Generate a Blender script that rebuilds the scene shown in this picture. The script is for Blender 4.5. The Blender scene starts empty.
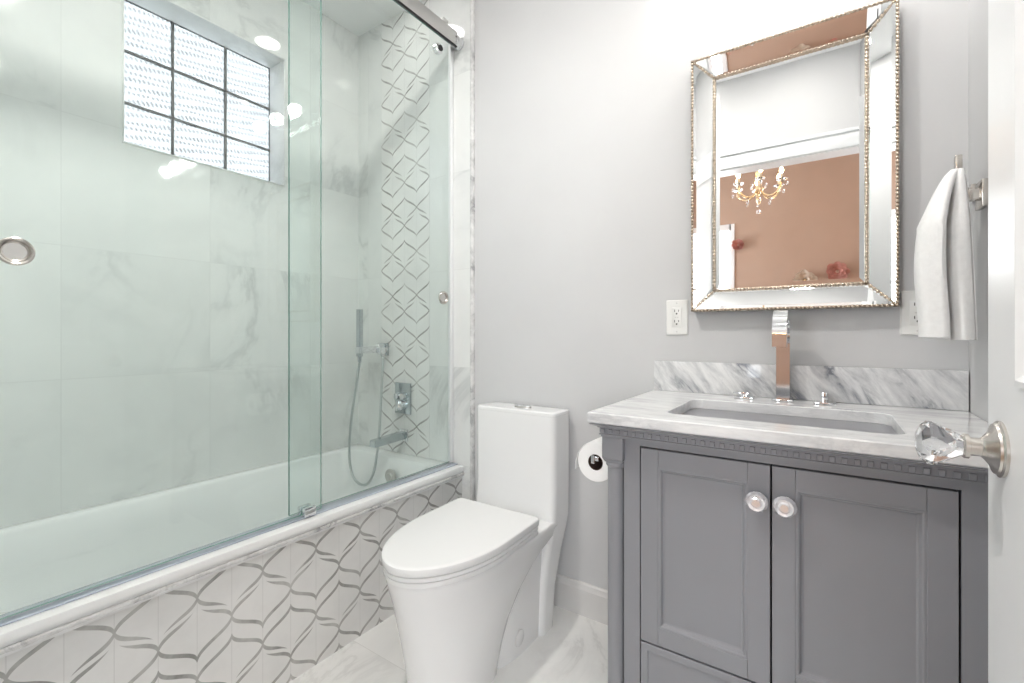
import bpy, bmesh, math, random
from mathutils import Vector, Matrix
PI = math.pi
sc = bpy.context.scene
COL = sc.collection
random.seed(7)

# ------------------------------------------------------------------ camera, world, lights, exposure
cd = bpy.data.cameras.new('camera'); cam = bpy.data.objects.new('camera', cd); COL.objects.link(cam)
cd.sensor_width = 36; cd.lens = 462/1024*36; cd.shift_y = -7.5/1024
cd.clip_start = 0.01; cd.clip_end = 60
cam.location = (0, 0, 1.065); cam.rotation_euler = (PI/2, 0, math.radians(34.1))
sc.camera = cam
w = bpy.data.worlds.new('world'); sc.world = w; w.use_nodes = True
w.node_tree.nodes['Background'].inputs[0].default_value = (0.93, 0.96, 1.0, 1)
w.node_tree.nodes['Background'].inputs[1].default_value = 9.5
sc.view_settings.view_transform = 'Standard'; sc.view_settings.look = 'None'
sc.view_settings.gamma = 1; sc.view_settings.use_curve_mapping = False
sc.view_settings.exposure = 0.56
sc.cycles.use_denoising = True
sc.cycles.max_bounces = 14; sc.cycles.diffuse_bounces = 6; sc.cycles.glossy_bounces = 8
sc.cycles.transmission_bounces = 10; sc.cycles.transparent_max_bounces = 24
sc.cycles.sample_clamp_indirect = 6
sc.cycles.caustics_reflective = False; sc.cycles.caustics_refractive = False

def area(name, loc, rot, sx, sy, power, col=(1, 1, 1), portal=False, shape='RECTANGLE', spread=180):
    l = bpy.data.lights.new(name, 'AREA'); l.shape = shape; l.size = sx
    if shape in ('RECTANGLE', 'ELLIPSE'): l.size_y = sy
    l.energy = power; l.color = col; l.spread = math.radians(spread)
    if portal: l.cycles.is_portal = True
    o = bpy.data.objects.new(name, l); COL.objects.link(o); o.location = loc; o.rotation_euler = rot
    return o
# downlights in the bathroom ceiling (the lamps themselves; trims are built further down)
DOWN = [(-1.00, 0.42), (-1.633, 1.35), (-0.12, 0.50)]  # first and last are unseen lamps added to brighten the room
DPW = [12.5, 0.5, 2.8]
for (x, y), p in zip(DOWN, DPW):
    area('downlight_lamp', (x, y, 2.662), (0, 0, 0), 0.12, 0.12, p, (1.0, 0.965, 0.92), shape='DISK')
# three bulbs of the vanity light above the mirror
for x in (-.29, -.10, .09):
    l = bpy.data.lights.new('vanity_bulb_lamp', 'POINT'); l.energy = 4.3; l.color = (1, .97, .93); l.shadow_soft_size = .035
    o = bpy.data.objects.new('vanity_bulb_lamp', l); COL.objects.link(o); o.location = (x, 1.475, 2.33)
# daylight portals at the openings to the sky, far and side windows being added
area('window_portal', (-2.36, 0.888, 2.047), (0, -PI/2, 0), 0.62, 0.62, 1, portal=True)
area('bedroom_portal', (-1.25, -2.80, 1.6), (PI/2, 0, 0), 0.8, 1.5, 1, portal=True)
area('bedroom_far_portal', (1.15, -2.80, 1.6), (PI/2, 0, 0), 1.3, 1.5, 1, portal=True)
area('bedroom_side_portal', (-2.80, -1.3, 1.6), (0, -PI/2, 0), 1.5, 1.7, 1, portal=True)

# ------------------------------------------------------------------ materials
MATS = {}
def nt(name):
    m = bpy.data.materials.new(name); m.use_nodes = True; MATS[name] = m
    return m, m.node_tree, m.node_tree.nodes['Principled BSDF']
class NB:
    """small node-building helper"""
    def __init__(s, t): s.t = t; s.n = t.nodes; s.l = t.links
    def put(s, sock, v):
        if isinstance(v, bpy.types.NodeSocket): s.l.new(v, sock)
        else: sock.default_value = v
    def math(s, op, a, b=None, c=None, clamp=False):
        n = s.n.new('ShaderNodeMath'); n.operation = op; n.use_clamp = clamp
        s.put(n.inputs[0], a)
        if b is not None: s.put(n.inputs[1], b)
        if c is not None: s.put(n.inputs[2], c)
        return n.outputs[0]
    def pos(s): return s.n.new('ShaderNodeNewGeometry').outputs['Position']
    def xyz(s, v):
        n = s.n.new('ShaderNodeSeparateXYZ'); s.l.new(v, n.inputs[0]); return n.outputs
    def comb(s, x, y, z):
        n = s.n.new('ShaderNodeCombineXYZ')
        for i, v in enumerate((x, y, z)): s.put(n.inputs[i], v)
        return n.outputs[0]
    def mapping(s, v, rot=(0, 0, 0), scale=(1, 1, 1), loc=(0, 0, 0)):
        n = s.n.new('ShaderNodeMapping'); s.l.new(v, n.inputs[0])
        n.inputs['Location'].default_value = loc; n.inputs['Rotation'].default_value = rot; n.inputs['Scale'].default_value = scale
        return n.outputs[0]
    def noise(s, v, scale, detail=6, rough=.6, dist=0.0):
        n = s.n.new('ShaderNodeTexNoise'); s.l.new(v, n.inputs['Vector'])
        n.inputs['Scale'].default_value = scale; n.inputs['Detail'].default_value = detail
        n.inputs['Roughness'].default_value = rough; n.inputs['Distortion'].default_value = dist
        return n.outputs[0]
    def ramp(s, f, stops):
        n = s.n.new('ShaderNodeValToRGB'); s.put(n.inputs[0], f)
        e = n.color_ramp.elements
        while len(e) < len(stops): e.new(0.5)
        for q, (p, c) in zip(e, stops):
            q.position = p; q.color = (c, c, c, 1) if not isinstance(c, tuple) else (*c, 1)
        return n.outputs[0]
    def mix(s, f, a, b):
        n = s.n.new('ShaderNodeMix'); n.data_type = 'RGBA'
        s.put(n.inputs[0], f)
        for i, v in ((6, a), (7, b)):
            s.put(n.inputs[i], (*v, 1) if isinstance(v, tuple) and len(v) == 3 else v)
        return n.outputs[2]
    def bump(s, h, strength, dist=.01):
        n = s.n.new('ShaderNodeBump'); s.put(n.inputs['Height'], h)
        n.inputs['Strength'].default_value = strength; n.inputs['Distance'].default_value = dist
        return n.outputs[0]

def simple(name, col, rough=.5, metal=0, coat=0, spec=.5, var=0.03, vscale=12, bump=0, bscale=200, sheen=0):
    m, t, p = nt(name); b = NB(t)
    P = b.pos()
    n = b.noise(P, vscale, 3)
    f = b.ramp(n, [(0.3, 0.0), (0.7, 1.0)])
    lo = tuple(max(0, c*(1-var)) for c in col); hi = tuple(min(1, c*(1+var)) for c in col)
    t.links.new(b.mix(f, lo, hi), p.inputs['Base Color'])
    p.inputs['Roughness'].default_value = rough; p.inputs['Metallic'].default_value = metal
    p.inputs['Coat Weight'].default_value = coat; p.inputs['Specular IOR Level'].default_value = spec
    if sheen: p.inputs['Sheen Weight'].default_value = sheen
    if bump: t.links.new(b.bump(b.noise(P, bscale, 3), bump, .002), p.inputs['Normal'])
    return m

M = {}
M['paint'] = simple('grey_wall_paint', (.60, .60, .605), .55, var=.015, vscale=3, bump=.06, bscale=260)
M['white_paint'] = simple('white_gloss_paint', (.80, .81, .82), .28, var=.01, bump=.03, bscale=60)
M['base_paint'] = simple('baseboard_paint', (.66, .65, .64), .35, var=.01)
M['ceil'] = simple('ceiling_paint', (.82, .83, .83), .7, var=.01)
M['tan'] = simple('tan_wall_paint', (.44, .305, .23), .6, var=.04, vscale=2)
M['wood'] = simple('bedroom_floor_wood', (.34, .21, .12), .35, var=.2, vscale=6)
M['porcelain'] = simple('porcelain', (.79, .79, .79), .12, coat=.4, var=.004)
M['acrylic'] = simple('tub_acrylic', (.84, .85, .85), .16, coat=.3, var=.004)
M['seat_plastic'] = simple('seat_plastic', (.80, .80, .80), .22, var=.003)
M['grey_cab'] = simple('cabinet_grey_paint', (.245, .248, .268), .34, var=.02, vscale=5)
M['dark'] = simple('dark_gap_shade', (.008, .008, .009), .8)
M['chrome'] = simple('chrome', (.80, .81, .83), .07, metal=1, var=.01)
M['bchrome'] = simple('brushed_nickel', (.62, .59, .55), .24, metal=1, var=.05, vscale=40)
M['steel'] = simple('satin_steel', (.56, .55, .53), .28, metal=1, var=.03, vscale=30)
M['foil'] = simple('white_foil', (.86, .86, .88), .35, metal=0)
M['cutglass'] = simple('cut_glass_white', (.88, .87, .90), .03, metal=.6, coat=1)
M['basin'] = simple('basin_porcelain', (.90, .90, .90), .12, coat=.4, var=.003)
M['rail'] = simple('satin_nickel_rail', (.72, .71, .69), .38, metal=1, var=.02)
M['dchrome'] = simple('shower_chrome', (.50, .54, .56), .16, metal=1, var=.02)
M['bead_shade'] = simple('bead_gap_shade', (.30, .24, .18), .4, metal=1)
M['hose'] = simple('hose_metal', (.50, .53, .53), .28, metal=1, bump=.0)
M['bead'] = simple('champagne_bead', (.62, .53, .43), .26, metal=1, var=.05, vscale=60)
M['plate'] = simple('outlet_plastic', (.82, .82, .80), .3, var=.005)
M['slot'] = simple('outlet_slot', (.05, .05, .05), .6)
M['paper'] = simple('toilet_paper', (.84, .84, .84), .9, var=.02, bump=.25, bscale=320)
M['kraft'] = simple('cardboard_core', (.06, .035, .028), .9)
M['towel'] = simple('towel_terry', (.93, .93, .925), .95, var=.03, vscale=90, bump=.8, bscale=650, sheen=.3)
M['grout'] = simple('block_grout', (.20, .20, .20), .8)
M['pink'] = simple('pink_paper', (.62, .32, .27), .8, var=.15, vscale=20)
M['cream'] = simple('cream_paper', (.72, .62, .52), .8, var=.12, vscale=20)
M['gold'] = simple('pale_gold', (.75, .58, .36), .25, metal=1)
M['candle'] = simple('candle_sleeve', (.85, .78, .65), .5)
M['black'] = simple('black_rubber_and_shade', (.01, .01, .01), .5)

m, t, p = nt('mirror_silver'); M['mirror'] = m
p.inputs['Base Color'].default_value = (.93, .94, .94, 1); p.inputs['Metallic'].default_value = 1; p.inputs['Roughness'].default_value = 0.0

def glass(name, tint, ior=1.5, edge=False):
    """thin clear pane: see-through tint plus a Fresnel mirror layer"""
    m = bpy.data.materials.new(name); m.use_nodes = True; t = m.node_tree; t.nodes.clear(); b = NB(t)
    o = t.nodes.new('ShaderNodeOutputMaterial'); tr = t.nodes.new('ShaderNodeBsdfTransparent'); g = t.nodes.new('ShaderNodeBsdfGlossy')
    mx = t.nodes.new('ShaderNodeMixShader'); ge = t.nodes.new('ShaderNodeNewGeometry'); dp = t.nodes.new('ShaderNodeVectorMath'); dp.operation = 'DOT_PRODUCT'
    t.links.new(ge.outputs['Normal'], dp.inputs[0]); t.links.new(ge.outputs['Incoming'], dp.inputs[1])
    f0 = ((ior-1)/(ior+1))**2
    fr = b.math('MULTIPLY_ADD', b.math('POWER', b.math('SUBTRACT', 1.0, b.math('ABSOLUTE', dp.outputs['Value'])), 5.0), 1-f0, f0)
    tr.inputs[0].default_value = (*tint, 1); g.inputs['Roughness'].default_value = 0.0; g.inputs[0].default_value = (.95, 1, .98, 1)
    t.links.new(fr, mx.inputs[0]); t.links.new(tr.outputs[0], mx.inputs[1]); t.links.new(g.outputs[0], mx.inputs[2])
    t.links.new(mx.outputs[0], o.inputs[0]); return m
M['glass'] = glass('green_tint_glass', (.960, .987, .979), 1.38)
M['winglass'] = glass('window_glass', (.97, .98, .98), 1.3)
m, t, p = nt('glass_edge'); M['glass_edge'] = m
p.inputs['Base Color'].default_value = (.10, .26, .22, 1); p.inputs['Roughness'].default_value = .1; p.inputs['Transmission Weight'].default_value = .35
m, t, p = nt('crystal'); M['crystal'] = m
p.inputs['Base Color'].default_value = (.97, .98, 1, 1); p.inputs['Roughness'].default_value = 0; p.inputs['Transmission Weight'].default_value = 1; p.inputs['IOR'].default_value = 1.6
m, t, p = nt('clear_seal'); M['seal'] = m
p.inputs['Base Color'].default_value = (.55, .60, .68, 1); p.inputs['Roughness'].default_value = .2; p.inputs['Metallic'].default_value = .5
def emis(name, col, s):
    m, t, p = nt(name); p.inputs['Base Color'].default_value = (*col, 1)
    p.inputs['Emission Color'].default_value = (*col, 1); p.inputs['Emission Strength'].default_value = s; return m
M['bulb'] = emis('candle_bulb', (1, .66, .32), 40)
M['lens'] = emis('downlight_lens', (1, .96, .9), 9)
M['lens_dim'] = emis('dimmed_downlight_lens', (1, .97, .93), 1.6)

# glass block: tint flecks paint the refraction darkening of its slanting pressed ripples
m = bpy.data.materials.new('painted_ripple_block'); M['block'] = m; m.use_nodes = True; t = m.node_tree; t.nodes.clear(); b = NB(t)
X, Y, Z = b.xyz(b.pos())
wv = b.math('MULTIPLY', b.math('SINE', b.math('MULTIPLY', Z, 15*2*PI)), 0.0042)
q1 = b.math('SINE', b.math('MULTIPLY', b.math('ADD', b.math('ADD', Z, b.math('MULTIPLY', Y, -.18)), wv), 2*PI/.027))
q2 = b.math('SINE', b.math('MULTIPLY', b.math('ADD', Y, b.math('MULTIPLY', Z, .55)), 2*PI/.0165))
f = b.math('MULTIPLY', b.math('MULTIPLY_ADD', q1, .5, .5), b.math('MULTIPLY_ADD', q2, .5, .5))
nz = b.noise(b.pos(), 9, 2)
f2 = b.math('MULTIPLY', b.ramp(f, [(.34, 0.0), (.62, 1.0)]), b.math('MULTIPLY_ADD', nz, .9, .35), clamp=True)
tr = t.nodes.new('ShaderNodeBsdfTransparent'); t.links.new(b.mix(f2, (.325, .33, .335), (.185, .185, .19)), tr.inputs[0])
g = t.nodes.new('ShaderNodeBsdfGlossy'); g.inputs['Roughness'].default_value = .08
mx = t.nodes.new('ShaderNodeMixShader'); mx.inputs[0].default_value = .07
t.links.new(tr.outputs[0], mx.inputs[1]); t.links.new(g.outputs[0], mx.inputs[2])
o = t.nodes.new('ShaderNodeOutputMaterial'); t.links.new(mx.outputs[0], o.inputs[0])

def marble(name, base=(.80, .81, .80), vein=(.50, .52, .52), scale=1.6, rot=(.3, .5, .7), amount=.6, rough=.10, joints=None, jw=.0010, jcol=(.70, .71, .70), cloud=.35, fine=.0, sq=(1, 1, 1), vw=.035):
    m, t, p = nt(name); b = NB(t); P = b.pos(); xyz = b.xyz(P)
    src = P; jmask = None
    if joints:      # [(axis, offset, spacing)...]: every tile shifts its stone, so veins break at the joints
        off = []; jm = None
        for ax, o0, sp in joints:
            u = b.math('DIVIDE', b.math('SUBTRACT', xyz[ax], o0), sp)
            fl = b.math('FLOOR', u); fr = b.math('FRACT', u)
            e = b.math('MULTIPLY', b.math('MINIMUM', fr, b.math('SUBTRACT', 1.0, fr)), sp)
            k = b.math('LESS_THAN', e, jw)
            jm = k if jm is None else b.math('MAXIMUM', jm, k)
            off.append(b.math('MULTIPLY', fl, 3.17 + ax))
        jmask = jm
        o1 = off[0]; o2 = off[1] if len(off) > 1 else 0.0
        add = t.nodes.new('ShaderNodeVectorMath'); add.operation = 'ADD'
        t.links.new(P, add.inputs[0]); t.links.new(b.comb(b.math('ADD', o1, 0.0), b.math('MULTIPLY', o2, 1.7) if off[1:] else 0.0, b.math('ADD', o1, o2)), add.inputs[1])
        src = add.outputs[0]
    S = b.mapping(b.mapping(src, rot), (0, 0, 0), sq)
    n1 = b.noise(S, scale, 8, .62, 1.2)
    ridge = b.math('ABSOLUTE', b.math('SUBTRACT', n1, .5))
    v = b.ramp(ridge, [(0.0, 1.0), (vw, .28), (vw*3.2, 0.0)])
    gate = b.ramp(b.noise(S, scale*.9, 2, .5), [(.45, 0.0), (.66, 1.0)])
    v = b.math('MULTIPLY', v, gate)
    cl = b.ramp(b.noise(S, scale*1.7, 7, .65, .6), [(.38, 0.0), (.72, 1.0)])
    tot = b.math('ADD', b.math('MULTIPLY', v, amount), b.math('MULTIPLY', cl, cloud), clamp=True)
    if fine:
        fn = b.ramp(b.noise(S, scale*7, 6, .7, 1.0), [(.45, 0.0), (.75, 1.0)])
        tot = b.math('ADD', tot, b.math('MULTIPLY', fn, fine), clamp=True)
    c = b.mix(tot, base, vein)
    if jmask is not None: c = b.mix(jmask, c, jcol)
    t.links.new(c, p.inputs['Base Color']); p.inputs['Roughness'].default_value = rough
    if 'tile' in name and 'floor' not in name: p.inputs['IOR'].default_value = 1.75
    return m
M['tile_left'] = marble('marble_wall_tile_side', joints=[(1, .4275, .4455), (2, .915, .4425)], base=(.80, .81, .80), cloud=.24, amount=.62, rot=(.6, .2, .3), rough=.05)
M['tile_end'] = marble('marble_wall_tile_end', joints=[(0, -1.557, .4455), (2, .915, .4425)], base=(.80, .81, .80), cloud=.24, amount=.62, rot=(.6, .2, .3), rough=.035)
M['floor_tile'] = marble('marble_floor_tile', joints=[(0, -1.03, .61), (1, 1.02, .61)], base=(.83, .83, .815), vein=(.58, .58, .565), cloud=.20, amount=.5, scale=1.7, rot=(.1, .2, 1.1), sq=(1, 2.1, 1), rough=.22, jcol=(.66, .66, .64))
M['counter'] = marble('carrara_counter', base=(.80, .80, .80), vein=(.34, .35, .37), scale=4.5, rot=(0, 0, .12), amount=.42, cloud=.34, fine=.14, rough=.10, sq=(.8, 3.0, 3.0), vw=.05)
M['splash'] = marble('carrara_backsplash', base=(.80, .80, .80), vein=(.22, .23, .26), scale=6.5, rot=(0, .66, 0), amount=.85, cloud=.55, fine=.16, rough=.10, sq=(2.6, 1, .75), vw=.07)
M['pencil'] = marble('carrara_pencil', base=(.78, .78, .77), vein=(.25, .25, .26), scale=9, rot=(.2, .4, .3), amount=.8, cloud=.4, fine=.2, rough=.15, vw=.06)

def mosaic(name, ax, a0, b0, W=.085, P=.2135, h=.065, T=.0050, K=.90, E=.006, S=0, rough=.14, base=(.80, .80, .79)):
    """interlaced ribbon mosaic: grey marble S-ribbons inlaid in white"""
    m, t, p = nt(name); b = NB(t); PX = b.pos(); xyz = b.xyz(PX)
    a = b.math('PINGPONG', b.math('SUBTRACT', xyz[ax], a0 - 40*W), W)
    bb = b.math('FLOORED_MODULO', b.math('SUBTRACT', xyz[2], b0), P)     # 0..P
    # bb runs from -P+h .. h in pattern coordinates
    bb = b.math('ADD', bb, h - P)
    best = None
    #edges: b at column 0, b at column 1
    for (c0, c1, s0, s1) in ((h+E, 0, 0, 1), (-h+.009, .008+E, .24, 1), (-h-.006-E, -.007, 0, .78), (-h, -2*h-E, 0, 1), (P-h, P-2*h-E, 0, 1), (h-P+E, -P, 0, 1)):
        s = b.math('DIVIDE', b.math('SUBTRACT', bb, c0), c1-c0)
        s = b.math('MINIMUM', b.math('MAXIMUM', s, -.0), 1.0)
        ae = b.math('MULTIPLY', b.math('SUBTRACT', 1.0, b.math('COSINE', b.math('MULTIPLY', s, PI))), W/2)
        # K below 1 blends towards straight strokes, S above 0 towards fuller S-curves that run down the columns
        if S: ae = b.math('ADD', b.math('MULTIPLY', ae, 1-S), b.math('MULTIPLY', b.math('SUBTRACT', 1.0, b.math('COSINE', b.math('MULTIPLY', ae, PI/W))), W*S/2))
        ae = b.math('ADD', b.math('MULTIPLY', ae, K), b.math('MULTIPLY', s, W*(1-K)))
        sn = b.math('SINE', b.math('MULTIPLY', s, PI))
        sl = b.math('ADD', b.math('MULTIPLY', sn, K*(1+.5*S)*W*PI/2/abs(c1-c0)), (1-K)*W/abs(c1-c0))
        den = b.math('SQRT', b.math('ADD', 1.0, b.math('MULTIPLY', sl, sl)))
        d = b.math('DIVIDE', b.math('ABSOLUTE', b.math('SUBTRACT', a, ae)), den)
        th = b.math('MULTIPLY_ADD', sn, T*.72, T*.26)
        if s1 < 1: th = b.math('MULTIPLY', th, b.math('MINIMUM', 1.0, b.math('MAXIMUM', 0.0, b.math('MULTIPLY', b.math('SUBTRACT', s1, s), 3.0))))
        if s0 > 0: th = b.math('MULTIPLY', th, b.math('MINIMUM', 1.0, b.math('MAXIMUM', 0.0, b.math('MULTIPLY', b.math('SUBTRACT', s, s0), 3.0))))
        # outside 0..1 in s nothing
        ins = b.math('LESS_THAN', b.math('ABSOLUTE', b.math('SUBTRACT', b.math('DIVIDE', b.math('SUBTRACT', bb, c0), c1-c0), .5)), .5)
        if s1 < 1: ins = b.math('MULTIPLY', ins, b.math('LESS_THAN', s, s1))
        if s0 > 0: ins = b.math('MULTIPLY', ins, b.math('GREATER_THAN', s, s0))
        e = b.math('MULTIPLY', b.math('SMOOTH_MIN', 1.0, b.math('MAXIMUM', 0.0, b.math('DIVIDE', b.math('SUBTRACT', th, d), .0007)), .01), ins)
        best = e if best is None else b.math('MAXIMUM', best, e)
    rib = b.mix(b.ramp(b.noise(PX, 11, 4, .6), [(.35, 0.0), (.70, 1.0)]), (.55, .55, .535), (.27, .27, .26))
    wh = b.mix(b.ramp(b.noise(PX, 7, 5), [(.4, 0.0), (.75, 1.0)]), base, tuple(c*.90 for c in base))
    # hair joints between the white pieces along the columns
    hj = b.math('LESS_THAN', b.math('MINIMUM', a, b.math('SUBTRACT', W, a)), .0009)
    wh = b.mix(b.math('MULTIPLY', hj, .45), wh, (.55, .55, .54))
    t.links.new(b.mix(b.math('MINIMUM', best, 1.0), wh, rib), p.inputs['Base Color'])
    p.inputs['Roughness'].default_value = rough
    return m
M['mosaic_wall'] = mosaic('ribbon_mosaic_wall', 0, -1.898, .0315, rough=.07)
M['mosaic_apron'] = mosaic('ribbon_mosaic_apron', 1, .4526, .021, K=1.0, E=.003, S=.35, T=.0054, h=.079)

# ------------------------------------------------------------------ geometry helpers
def NBM(): return bmesh.new()
def box(bm, a, b_, bev=0, seg=2, mat=0):
    c = [(a[i]+b_[i])/2 for i in range(3)]; s = [abs(b_[i]-a[i]) for i in range(3)]
    r = bmesh.ops.create_cube(bm, size=1, matrix=Matrix.Translation(c) @ Matrix.Diagonal((*s, 1)))
    if bev:
        es = list({e for v in r['verts'] for e in v.link_edges})
        bmesh.ops.bevel(bm, geom=es, offset=min(bev, min(s)*.49), segments=seg, profile=.5, affect='EDGES')
    return bm
def lathe(bm, prof, origin, axis='Z', seg=32, cap=True):
    """prof: (radius, height) along axis"""
    rings = []
    for r, h in prof:
        ring = []
        for i in range(seg):
            a = 2*PI*i/seg; u, v = r*math.cos(a), r*math.sin(a)
            q = {'Z': (u, v, h), 'X': (h, u, v), 'Y': (u, h, v)}[axis]
            ring.append(bm.verts.new(Vector(origin)+Vector(q)))
        rings.append(ring)
    for A, B in zip(rings, rings[1:]):
        for i in range(seg):
            bm.faces.new((A[i], A[(i+1) % seg], B[(i+1) % seg], B[i]))
    if cap: bm.faces.new(rings[0]); bm.faces.new(rings[-1])
    return bm
def tube(bm, pts, r, seg=12, cap=True, radii=None):
    pts = [Vector(p_) for p_ in pts]; rings = []; up = None
    for i, p_ in enumerate(pts):
        d = (pts[min(i+1, len(pts)-1)]-pts[max(i-1, 0)]).normalized()
        if up is None: up = Vector((0, 0, 1)) if abs(d.z) < .9 else Vector((1, 0, 0))
        s = d.cross(up).normalized(); up = s.cross(d).normalized()
        rr = radii[i] if radii else r
        rings.append([bm.verts.new(p_+(s*math.cos(2*PI*k/seg)+up*math.sin(2*PI*k/seg))*rr) for k in range(seg)])
    for A, B in zip(rings, rings[1:]):
        for i in range(seg): bm.faces.new((A[i], A[(i+1) % seg], B[(i+1) % seg], B[i]))
    if cap: bm.faces.new(rings[0]); bm.faces.new(rings[-1])
    return bm
def loft(bm, rings, cap0=True, cap1=True, closed=True):
    R = [[bm.verts.new(v) for v in ring] for ring in rings]
    n = len(R[0])
    for A, B in zip(R, R[1:]):
        for i in range(n if closed else n-1): bm.faces.new((A[i], A[(i+1) % n], B[(i+1) % n], B[i]))
    if cap0: bm.faces.new(R[0])
    if cap1: bm.faces.new(R[-1])
    return R
def prism(bm, poly, axis, a, b_):
    """poly of 2D points in the two other axes (order X:(y,z) Y:(x,z) Z:(x,y)) extruded from a to b"""
    def P(u, v, h): return {'X': (h, u, v), 'Y': (u, h, v), 'Z': (u, v, h)}[axis]
    A = [bm.verts.new(P(u, v, a)) for u, v in poly]; B = [bm.verts.new(P(u, v, b_)) for u, v in poly]
    n = len(poly)
    for i in range(n): bm.faces.new((A[i], A[(i+1) % n], B[(i+1) % n], B[i]))
    bm.faces.new(A); bm.faces.new(B)
    return bm
def rrect(cx, cy, hx, hy, r, seg=6):
    pts = []
    for sx, sy, a0 in ((1, 1, 0), (-1, 1, 90), (-1, -1, 180), (1, -1, 270)):
        for k in range(seg+1):
            a = math.radians(a0+90*k/seg)
            pts.append((cx+sx*(hx-r)+r*math.cos(a), cy+sy*(hy-r)+r*math.sin(a)))
    return pts
def obj(name, bm, mat, parent=None, sharp=32, base=None, mats=None):
    bmesh.ops.recalc_face_normals(bm, faces=bm.faces[:])
    for f in bm.faces: f.smooth = True
    lim = math.radians(sharp)
    for e in bm.edges:
        if len(e.link_faces) == 2:
            e.smooth = e.calc_face_angle(0) < lim
        else: e.smooth = False
    if parent is not None:
        o0 = Vector(parent['_o'])
    elif base is not None: o0 = Vector(base)
    else:
        xs = [v.co for v in bm.verts]
        o0 = Vector(((min(c.x for c in xs)+max(c.x for c in xs))/2, (min(c.y for c in xs)+max(c.y for c in xs))/2, min(c.z for c in xs)))
    bmesh.ops.translate(bm, verts=bm.verts[:], vec=-o0)
    me = bpy.data.meshes.new(name); bm.to_mesh(me); bm.free()
    o = bpy.data.objects.new(name, me); COL.objects.link(o)
    for q in (mats or [mat]): me.materials.append(M[q] if isinstance(q, str) else q)
    if parent is not None: o.parent = parent
    else: o.location = o0
    o['_o'] = tuple(o0)
    return o
def thing(name, loc, label, cat, group=None):
    o = bpy.data.objects.new(name, None); COL.objects.link(o); o.location = loc; o.empty_display_size = .05
    o['_o'] = tuple(loc); o['label'] = label; o['category'] = cat
    if group: o['group'] = group
    return o
def tag(o, label, cat, group=None):
    o['label'] = label; o['category'] = cat
    if group: o['group'] = group
    return o
def struct(name, bm, mat, label, parent=None, **k):
    o = obj(name, bm, mat, parent, **k)
    if parent is None: o['kind'] = 'structure'; o['label'] = label; o['category'] = name.split('_')[0]
    elif label: o['label'] = label
    return o

D = 1.61; XL = -2.084; XR = .30; ZC = 2.67; YF = .03; YB = -.09
# ------------------------------------------------------------------ room shell
bm = NBM(); box(bm, (XL-.2, YB, -.1), (XR+.12, D+.12, 0)); struct('floor', bm, 'floor_tile', 'white marble tile floor')
bm = NBM(); box(bm, (XL-.2, YB, ZC), (XR+.12, D+.12, ZC+.1)); struct('ceiling', bm, 'ceil', 'white ceiling above the tub')
bm = NBM(); box(bm, (XL-.3, D, 0), (XR+.12, D+.12, ZC)); struct('wall_back', bm, 'paint', 'pale grey painted wall behind the toilet and vanity')
bm = NBM(); box(bm, (XR, YB, 0), (XR+.12, D, ZC)); struct('wall_right', bm, 'paint', 'grey wall at the right with the towel hooks')
# left wall with window opening y .587-1.190, z 1.75-2.345
wy0, wy1, wz0, wz1 = .587, 1.190, 1.75, 2.345
bm = NBM()
for a, c in (((YB, 0), (wy0, ZC)), ((wy1, 0), (D, ZC)), ((wy0, 0), (wy1, wz0)), ((wy0, wz1), (wy1, ZC))):
    box(bm, (XL-.14, a[0], a[1]), (XL, c[0], c[1]))
struct('wall_left', bm, 'tile_left', 'marble tiled wall with the glass block window')
# tiled end wall (a thin marble skin standing proud of the painted wall) and its mosaic band
bm = NBM()
box(bm, (XL, D-.010, 0), (-1.898, D-.0005, ZC)); box(bm, (-1.558, D-.010, 0), (-1.305, D-.0005, ZC))
struct('wall_shower', bm, 'tile_end', 'marble tiled shower end wall')
bm = NBM(); box(bm, (-1.898, D-.0105, .2), (-1.558, D-.0005, ZC)); struct('trim_1', bm, 'mosaic_wall', 'vertical ribbon mosaic band on the shower end wall')
# chiselled pencil trim where marble meets paint
bm = NBM(); rng = random.Random(3); rings = []
z = 0.0
while z <= ZC:
    j = rng.uniform(-.0014, .0014); k = rng.uniform(-.0010, .0010)
    rings.append([(-1.306, D-.0005, z), (-1.306, D-.013+k, z), (-1.302, D-.017+k, z), (-1.294+j, D-.017+k, z), (-1.289+j, D-.011, z), (-1.289+j, D-.0005, z)])
    z += .012
loft(bm, rings); struct('trim_2', bm, 'pencil', 'rough marble pencil trim down the grey wall', sharp=20)
# wall with the doorway the camera looks through
ox0, ox1, oz = -.580, .222, 2.095
bm = NBM()
box(bm, (XL-.2, YB, 0), (ox0, YF, ZC)); box(bm, (ox1, YB, 0), (XR, YF, ZC)); box(bm, (ox0, YB, oz), (ox1, YF, ZC))
struct('wall_front', bm, 'paint', 'grey wall with the doorway, seen in the mirror')
bm = NBM(); box(bm, (XL, YF, 0), (-1.30, .088, ZC)); struct('wall_tub', bm, 'tile_end', 'marble wall at the near end of the tub')
bm = NBM()
for (x0, x1, z0, z1) in ((ox0-.07, ox0, 0, oz+.08), (ox1, ox1+.07, 0, oz+.08), (ox0, ox1, oz, oz+.08)):
    box(bm, (x0, YF, z0), (x1, YF+.012, z1), .004); box(bm, (x0, YB-.016, z0), (x1, YB, z1), .004)
box(bm, (ox0-.07, YF, oz+.08), (ox1+.07, YF+.022, oz+.10), .004)
box(bm, (ox0, YB, 0), (ox0+.006, YF, oz)); box(bm, (ox0, YB, oz-.006), (ox1, YF, oz)); box(bm, (ox1-.006, YB, 0), (ox1, YF, oz))
struct('trim_3', bm, 'white_paint', 'white door casing around the doorway')
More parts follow.
